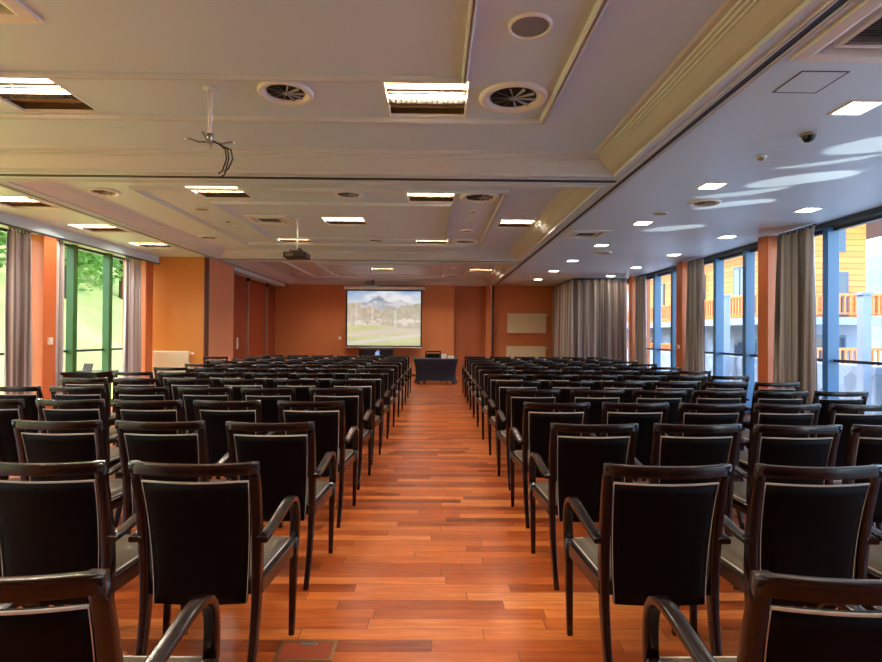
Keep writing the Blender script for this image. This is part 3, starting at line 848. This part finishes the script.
fs = [(j*(NX+1)+i, j*(NX+1)+i+1, (j+1)*(NX+1)+i+1, (j+1)*(NX+1)+i) for j in range(NY) for i in range(NX)]
m, nt, b = nmat('projected_picture')
at_ = nt.nodes.new('ShaderNodeVertexColor'); at_.layer_name = 'pic'
nt.links.new(at_.outputs[0], b.inputs['Emission Color']); b.inputs['Emission Strength'].default_value = .34
b.inputs['Base Color'].default_value = (.3,.3,.3,1); b.inputs['Roughness'].default_value = .8
SCREENMAT = b
o = MB().add(vs, fs).build('projected_picture', m, r, recalc=False)
ca = o.data.color_attributes.new('pic', 'FLOAT_COLOR', 'POINT')
for k in range(len(vs)):
    i, j = k % (NX+1), k//(NX+1); ca.data[k].color = (*lin(pic(i/NX, j/NY)), 1)

# black cabinet under the screen with a small lit mark
r = empty('black_cabinet', (-1.87,17.4,0), 0, 'black cabinet with a small pale blue mark, under the projection screen', 'cabinet')
MB().box((-.54,-.22,0), (.54,.25,.90)).build('body', M['black'], r, .01)
MB().box((-.56,-.24,.90), (.56,.27,.93)).build('top_panel', M['black'], r, .006)
mk = MB()
for k, (h, w) in enumerate(((.07,.035),(.11,.035),(.06,.03),(.13,.035))): mk.box((-.02+k*.045,-.226,.76), (-.02+k*.045+w,-.221,.76+h))
mk.box((-.06,-.226,.735), (.18,-.221,.75))
mk.build('lit_mark', M['mark'], r).scale = (.7, 1, 1)

def radiator(x0, x1, y, z0, z1, label):
    r = empty('radiator', ((x0+x1)/2, y, z0), 0, label, 'radiator', 'panel radiators on the end walls')
    w = (x1-x0)/2; h = z1-z0
    MB().box((-w,-.10,0), (w,-.02,h)).build('panel', M['cream_metal'], r, .012)
    g = MB()
    for k in range(int(2*w/.04)): xx = -w+.03+k*.04; g.box((xx,-.105,.04), (xx+.022,-.099,h-.04))
    g.build('panel_ribs', M['cream_metal'], r)
    v = MB(); v.tube([(w,-.06,h-.05),(w+.05,-.06,h-.05)], .012); v.tube([(w+.04,-.06,h-.05),(w+.1,-.06,h-.05)], .022, 12); v.build('valve', M['white_metal'], r)
    for xx in (-w+.12, w-.12): MB().box((xx-.02,-.03,.1), (xx+.02,.0,h-.05)).build('bracket', M['steel'], r)
radiator(2.40, 3.68, 17.99, 1.47, 2.13, 'upper of two cream radiators on the far right wall')
radiator(2.38, 3.66, 17.99, .38, 1.04, 'lower of two cream radiators on the far right wall')
radiator(-6.08, -5.32, 11.81, .36, 1.00, 'cream radiator on the ochre wall at the left')

# small wall fittings
def plate_(name, loc, size, label, cat, m='white_metal'):
    r = empty(name, loc, 0, label, cat)
    MB().box([-s/2 for s in size], [s/2 for s in size]).build('cover_plate', M[m], r, .004)
    a = size; t = min(range(3), key=lambda i: a[i]); 
    n2 = [s*.22 for s in size]; n2[t] = size[t]*.8
    MB().box([-s for s in n2], n2).build('rocker', M['paper'], r)
plate_('wall_switch', (-3.17,17.99,1.26), (.10,.02,.10), 'small white switch on the back wall left of the screen', 'switch')
plate_('thermostat', (-6.005,8.50,1.25), (.03,.085,.11), 'white thermostat on the orange pillar at left', 'thermostat')
plate_('wall_switch', (5.41,11.93,1.16), (.02,.08,.08), 'small white switch on the second right pillar', 'switch')

# projector mounts
def arc(p0, p1, sagv, n=10): 
    p0, p1 = Vector(p0), Vector(p1); return [p0.lerp(p1, i/n)+Vector((0,0,-sagv*4*(i/n)*(1-i/n))) for i in range(n+1)]
r = empty('projector_mount', (-1.67,3.99,ZC), 0, 'empty white projector mount with dangling black cables in the near coffer', 'projector mount')
MB().lathe([(.001,0),(.05,0),(.05,-.012),(.02,-.018),(.001,-.02)], k=20).build('ceiling_flange', M['white_metal'], r)
MB().tube([(0,0,-.01),(0,0,-.40)], .017, 12).build('pole', M['white_metal'], r)
MB().tube([(0,0,-.34),(0,0,-.41)], .024, 12).build('collar', M['steel'], r)
for a in (.25, 1.9, 3.3, 4.8):
    c, s = math.cos(a), math.sin(a); MB().tube([(0,0,-.40),(c*.08,s*.08,-.405),(c*.14,s*.14,-.385),(c*.17,s*.17,-.39)], .007, 6).build('spider_arm', M['steel'], r)
for k, (dx, ln) in enumerate(((.13,.24),(.11,.21),(.15,.19))):
    MB().tube([(0,0,-.38),(.06,.01*k,-.41),(dx,.01*k,-.45),(dx+.01,.01*k,-.52),(dx-.02,.01*k,-.40-ln),(dx-.05,.01*k,-.42-ln)], .006, 6).build('cable', M['cable'], r)

def projector(x, y, drop, label, w=.36):
    r = empty('ceiling_projector', (x, y, ZC), 0, label, 'projector', 'projectors hanging from the ceiling')
    MB().lathe([(.001,0),(.05,0),(.05,-.012),(.02,-.018),(.001,-.02)], k=20).build('ceiling_flange', M['white_metal'], r)
    MB().tube([(0,0,-.01),(0,0,-drop)], .016, 12).build('pole', M['white_metal'], r)
    MB().box((-.10,-.09,-drop-.015), (.10,.09,-drop)).build('mount_plate', M['black'], r)
    b = MB().box((-w/2,-.15,-drop-.12), (w/2,.15,-drop-.03)).build('body', M['black'] if w > .3 else M['laptop'], r, .015)
    MB().tube([(.09,.14,-drop-.075),(.09,.185,-drop-.075)], .035, 16, (1,0,0)).build('lens', M['steel'], b)
    v = MB()
    for k in range(6): v.box((-.14+k*.02,-.152,-drop-.10), (-.13+k*.02,-.149,-drop-.05))
    v.build('vent', M['grille'], b)
    for k in range(3):
        MB().tube(arc((.02,-.05,-drop+.02),(.14+.02*k,-.14,-drop-.07),-.05+.02*k), .006, 6).build('cable', M['cable'], r)
    for s in (-1, 1): MB().tube([(s*.08,0,-drop-.01),(s*.12,0,-drop-.035)], .008).build('mount_arm', M['black'], r)
projector(-2.19, 8.55, .50, 'dark projector on a white pole with looped cables in the middle coffer')
projector(-1.70, 14.2, .42, 'small dark projector in front of the projection screen', .30)

# floor box
r = empty('floor_box', (-.555,2.385,0), 0, 'metal framed floor socket box with wooden lid at the left of the aisle', 'floor box')
f = MB(); ring(f, -.125, .125, -.075, .075, 0, [(0,0),(0,.004),(.012,.004),(.012,.001)]); f.build('frame', M['brass'], r)
MB().box((-.112,-.062,0), (.112,.062,.003)).build('lid', M['doorwood'], r)
MB().box((-.035,.035,.003), (.04,.055,.0055)).build('pull_tab', M['steel'], r)

# side table with laptop by the left windows
r = empty('side_table', (-5.68,8.98,0), 0, 'dark wooden side table behind the left seats near the green-lit windows', 'table')
MB().box((-.29,-.3,.70), (.29,.3,.75)).build('table_top', M['chairwood'], r, .006)
MB().box((-.27,-.27,.55), (.27,.27,.70)).build('apron', M['chairwood'], r)
for a in (-1, 1):
    for b in (-1, 1): MB().box((a*.25-.02,b*.25-.02,0), (a*.25+.02,b*.25+.02,.56)).build('leg', M['chairwood'], r)
r = empty('laptop', (-5.70,8.85,.751), -.15, 'small grey laptop standing open on the dark side table', 'laptop')
r.scale = (.7,.7,.75)
MB().box((-.12,-.1,0), (.12,.08,.014)).build('keyboard_base', M['laptop'], r, .003)
MB().add([(-.12,.08,.012),(.12,.08,.012),(.12,.13,.17),(-.12,.13,.17),(-.12,.09,.012),(.12,.09,.012),(.12,.14,.17),(-.12,.14,.17)], [(0,1,2,3),(7,6,5,4),(0,4,5,1),(1,5,6,2),(2,6,7,3),(3,7,4,0)]).build('display', M['laptop'], r)

# ---------------------------------------------------------------- outside, left: sunlit bank with trees
def terrain(name, x0, x1, y0, y1, fn, m, nx=50, ny=60):
    vs = [(x0+(x1-x0)*i/nx, y0+(y1-y0)*j/ny, 0) for j in range(ny+1) for i in range(nx+1)]
    vs = [(x, y, fn(x, y)) for x, y, _ in vs]
    fs = [(j*(nx+1)+i, j*(nx+1)+i+1, (j+1)*(nx+1)+i+1, (j+1)*(nx+1)+i) for j in range(ny) for i in range(nx)]
    o = MB().add(vs, fs, True).build(name, m, recalc=False); o['kind'] = 'structure'; return o
def bank(x, y):
    d = -x-8.2
    return -.25 if d < 0 else min(-.25+.40*d*(1-math.exp(-d/2)), 9)+.25*math.sin(x*.7+y*.31)*min(1, d/4)
terrain('grassy_bank', -46, -6.55, -25, 70, bank, M['lawn'])
def make_tree(seed, h, rad, lm, nleaf=5200, ls=.16):
    rnd = random.Random(seed); r = empty('leafy_tree', (0,0,0))
    t = MB(); t.sweep([(0,0,-.3),(.05,0,h*.3),(-.04,.05,h*.6),(.03,0,h*.85)], [[(q*math.cos(a*PI/4), q*math.sin(a*PI/4)) for a in range(8)] for q in (.22,.16,.1,.03)])
    for k in range(8):
        a = rnd.uniform(0, 2*PI); z = h*rnd.uniform(.3,.7); t.tube([(0,0,z),(math.cos(a)*rad*.4,math.sin(a)*rad*.4,z+h*.1),(math.cos(a)*rad*.7,math.sin(a)*rad*.7,z+h*.17)], .04, 5, (0,0,1) if False else None)
    t.build('trunk', M['bark'], r)
    cl = [(rnd.gauss(0,.45)*rad, rnd.gauss(0,.45)*rad, h*rnd.uniform(.22,1.0), rad*rnd.uniform(.22,.42)) for _ in range(34)]
    lv = MB()
    for k in range(nleaf):
        cx, cy, cz, cr = rnd.choice(cl)
        d = Vector((rnd.gauss(0,1), rnd.gauss(0,1), rnd.gauss(0,1))).normalized()*cr*rnd.uniform(.6,1.05)
        p = Vector((cx, cy, cz))+d
        a = Vector((rnd.gauss(0,1), rnd.gauss(0,1), rnd.gauss(0,.5))).normalized(); b = a.cross(d.normalized()+Vector((.01,.3,.2))).normalized()
        s = ls*rnd.uniform(.6,1.3)
        lv.add([p-a*s, p-b*s*.5, p+a*s, p+b*s*.5], [(0,1,2,3)])
    lv.build('foliage', M[lm], r, recalc=False)
    return r
T1 = make_tree(1, 7.5, 3.0, 'leaf'); T2 = make_tree(2, 6.0, 2.6, 'leaf2')
spots = [(-15.2,17.6,T1,.85,'nearest the orange pillar at left'),(-15.8,23.2,T2,.95,'left of the first green-lit mullion'),(-19.3,26.5,T1,1.0,'high behind the first mullion'),(-17.2,30.0,T2,1.15,'between the two green-lit mullions'),
         (-21.8,33.0,T1,1.3,'on the upper slope'),(-19.8,37.5,T2,1.3,'right of the second mullion'),(-21.5,21.0,T2,1.2,'high on the slope at left'),(-25.5,27.5,T1,1.3,'on the ridge')]
used = set()
for i, (x, y, T, sc, txt) in enumerate(spots):
    o = T if T.name not in used else copy_tree(T)
    used.add(T.name)
    o.location = (x, y, bank(x, y)); o.scale = (sc,sc,sc); o.rotation_euler = (0,0,i*1.3)
    tag(o, ('dark green ' if T is T1 else 'pale green ')+'leafy tree outside, '+txt, 'tree', 'trees on the grassy bank outside')

# ---------------------------------------------------------------- outside, right: chalet, wall, paving
terrain('paving_ground', 5.95, 70, -30, 90, lambda x, y: -.25-1.2*min(1, max(0, (x-9.2)/5)), M['paving'], 30, 30)
hl = MB(); 
vs = []; 
for j in range(3):
    for i in range(41):
        a = math.radians(5+i*3.2); R_ = 150+40*j; vs.append((R_*math.sin(a)+0, R_*math.cos(a), (-3, 15+9*vn(i*.35,1)+3*vn(i*1.3,4), 8)[j]))
hl.add(vs, [(j*41+i, j*41+i+1, (j+1)*41+i+1, (j+1)*41+i) for j in range(2) for i in range(40)], True)
struct(hl.build('far_hills', M['hill'], recalc=False))

bx0, by0 = 14.3, 20
X0, X1 = 12.6, 16.1
r = empty('timber_chalet', (bx0, by0, 0), 0, 'timber clad chalet with balcony and white ground floor outside the right windows', 'building')
def cb(nm, a, b, m, p=r, bevel=0):
    return MB().box((a[0]-bx0, a[1]-by0, a[2]), (b[0]-bx0, b[1]-by0, b[2])).build(nm, M[m], p, bevel)
cb('ground_floor_wall', (X0+.1,20.1,-1.6), (X1-.1,56,1.9), 'render')
cb('balcony_slab', (X0-1.1,18.8,1.86), (X1+.2,56,2.12), 'render')
cb('upper_wall', (X0,20.0,2.12), (X1,56,5.8), 'siding')
for y in (18.9, 23.4, 28, 33, 38, 44, 50): cb('column', (X0-1.0,y,-1.6), (X0-.72,y+.28,1.86), 'render')
cb('column', (X1-.1,18.9,-1.6), (X1+.15,19.15,1.86), 'render')
def wwin(y0, y1, z0, z1, x=X0):
    f = cb('window', (x-.06,y0,z0), (x+.02,y1,z1), 'wframe'); ym = (y0+y1)/2
    cb('window_glass', (x-.08,y0+.1,z0+.1), (x-.05,ym-.04,z1-.1), 'winglass', f); cb('window_glass', (x-.08,ym+.04,z0+.1), (x-.05,y1-.1,z1-.1), 'winglass', f)
def swin(x0, x1, z0, z1, y=20.):
    f = cb('window', (x0,y-.06,z0), (x1,y+.02,z1), 'wframe'); xm = (x0+x1)/2
    cb('window_glass', (x0+.09,y-.08,z0+.1), (xm-.03,y-.05,z1-.1), 'winglass', f); cb('window_glass', (xm+.03,y-.08,z0+.1), (x1-.09,y-.05,z1-.1), 'winglass', f)
swin(14.6, 15.3, 4.6, 5.45); swin(14.5, 15.4, 2.2, 3.85); swin(13.0, 13.9, 2.3, 3.8); swin(13.6, 15.4, -.9, 1.5, 20.1)
for y in (21.5, 25, 29.5, 34, 39, 45): wwin(y, y+1.1, 2.9, 4.3)
for y in (21, 25.2, 30, 35, 41, 47): wwin(y, y+1.7, -1.0, 1.3, X0+.1)
def rail(pa, pb, z=2.12, h=.8, nm='balcony_railing'):
    a, b = Vector(pa)-Vector((bx0,by0)), Vector(pb)-Vector((bx0,by0)); n = int((b-a).length/.2); t = (b-a).normalized(); g = MB()
    g.sweep([(a.x,a.y,z+h),(b.x,b.y,z+h)], rrect(.1,.08,.01), (0,0,1)); g.sweep([(a.x,a.y,z+.14),(b.x,b.y,z+.14)], rrect(.06,.06,.01), (0,0,1))
    for k in range(n):
        p = a+t*.2*k+t*.05; g.box((p.x-.035,p.y-.035,z+.1), (p.x+.035,p.y+.035,z+h))
    g.build(nm, M['timber'], r)
rail((X0-1.0,18.9), (X1+.1,18.9)); rail((X0-1.0,19), (X0-1.0,55)); rail((X1+.1,19), (X1+.1,19.95))
rail((X0-.7,19.0), (X1-.15,19.0), .15, .85); rail((X0-.95,23.7), (X0-.95,50), .15, .85)
rf = MB(); E = 1.3
for sx in (-1, 1):
    xe = sx*(X1-X0+2*E)/2
    q = [(xe,-1.3,5.35),(xe,37,5.35),(0,37,7.35),(0,-1.3,7.35)]
    rf.add(q+[(a_,b_,c_+.2) for a_, b_, c_ in q], [(0,1,2,3),(4,7,6,5),(0,4,5,1),(0,3,7,4),(1,5,6,2),(2,6,7,3)])
rf.build('roof', M['roof'], r)
w2_ = (X1-X0)/2
gb = MB(); gb.add([(-w2_,.0,5.8),(w2_,.0,5.8),(0,.0,7.2),(-w2_,.2,5.8),(w2_,.2,5.8),(0,.2,7.2)], [(0,1,2),(5,4,3),(0,2,5,3),(1,4,5,2)]); gb.build('gable', M['siding'], r)
# stone retaining wall on the terrace
o = MB().box((9.4,-6,-1.6), (9.8,40,.78)).build('stone_wall', M['stone'], None, .03); tag(o, 'low pale stone terrace wall outside the right windows', 'wall')
# terrace lamp posts
for i, y in enumerate((11.35, 16.8)):
    p = empty('white_post', (9.1, y, -.25), 0, 'slim white post outside the right windows, ' + ('nearer, at the right edge of the photo' if i == 0 else 'farther, seen between blue-lit mullions'), 'post', 'white posts on the terrace')
    MB().box((-.09,-.09,0), (.09,.09,2.55+.35*i)).build('shaft', M['render'], p, .01); MB().box((-.12,-.12,2.55+.35*i), (.12,.12,2.61+.35*i)).build('cap', M['render'], p, .01)

# ---------------------------------------------------------------- light
w = bpy.data.worlds.new('sky'); S.world = w; w.use_nodes = True; nt = w.node_tree
bg = nt.nodes['Background']; sk = nt.nodes.new('ShaderNodeTexSky'); sk.sky_type = 'NISHITA'; sk.sun_disc = False
sk.sun_elevation = math.radians(42); sk.sun_rotation = math.radians(265); sk.air_density = 1.2; sk.dust_density = 1.5; sk.altitude = 900
nt.links.new(sk.outputs[0], bg.inputs[0]); bg.inputs[1].default_value = .76
sd = bpy.data.lights.new('sun', 'SUN'); sd.energy = 2.9; sd.angle = math.radians(.6); sd.color = (1, .95, .86)
so_ = bpy.data.objects.new('sun', sd); COL.objects.link(so_)
dv = Vector((.42, -.05, -.80)).normalized()     # travels from behind right, downwards
so_.rotation_euler = dv.to_track_quat('-Z', 'Y').to_euler(); so_.location = (-30,5,40)

for gx, gy, e, sz in ((3.95,4.45,700,4.5),(3.65,4.95,600,3.5),(3.85,5.6,700,4),(3.5,6.1,600,3.5),(3.75,6.7,650,3.5),(3.45,7.3,600,3.5),(3.65,8.2,600,3.5),(3.4,9.2,600,3.5)):
    # added spots standing in for reflected sun on the soffit
    sp = bpy.data.lights.new('added_glint_spot', 'SPOT'); sp.energy = e*1.7; sp.spot_size = math.radians(sz); sp.spot_blend = .06; sp.shadow_soft_size = .02
    g_ = bpy.data.objects.new('added_glint_spot', sp); COL.objects.link(g_); g_.location = (8.6, gy-3.1, .3)
    g_.rotation_euler = (Vector((gx, gy, 3.05))-Vector(g_.location)).to_track_quat('-Z', 'Y').to_euler()
v = S.view_settings; v.view_transform = 'Standard'; v.look = 'None'; v.gamma = 1; v.use_curve_mapping = False; v.exposure = 1.3
S.cycles.max_bounces = 14; S.cycles.diffuse_bounces = 8; S.cycles.transparent_max_bounces = 16
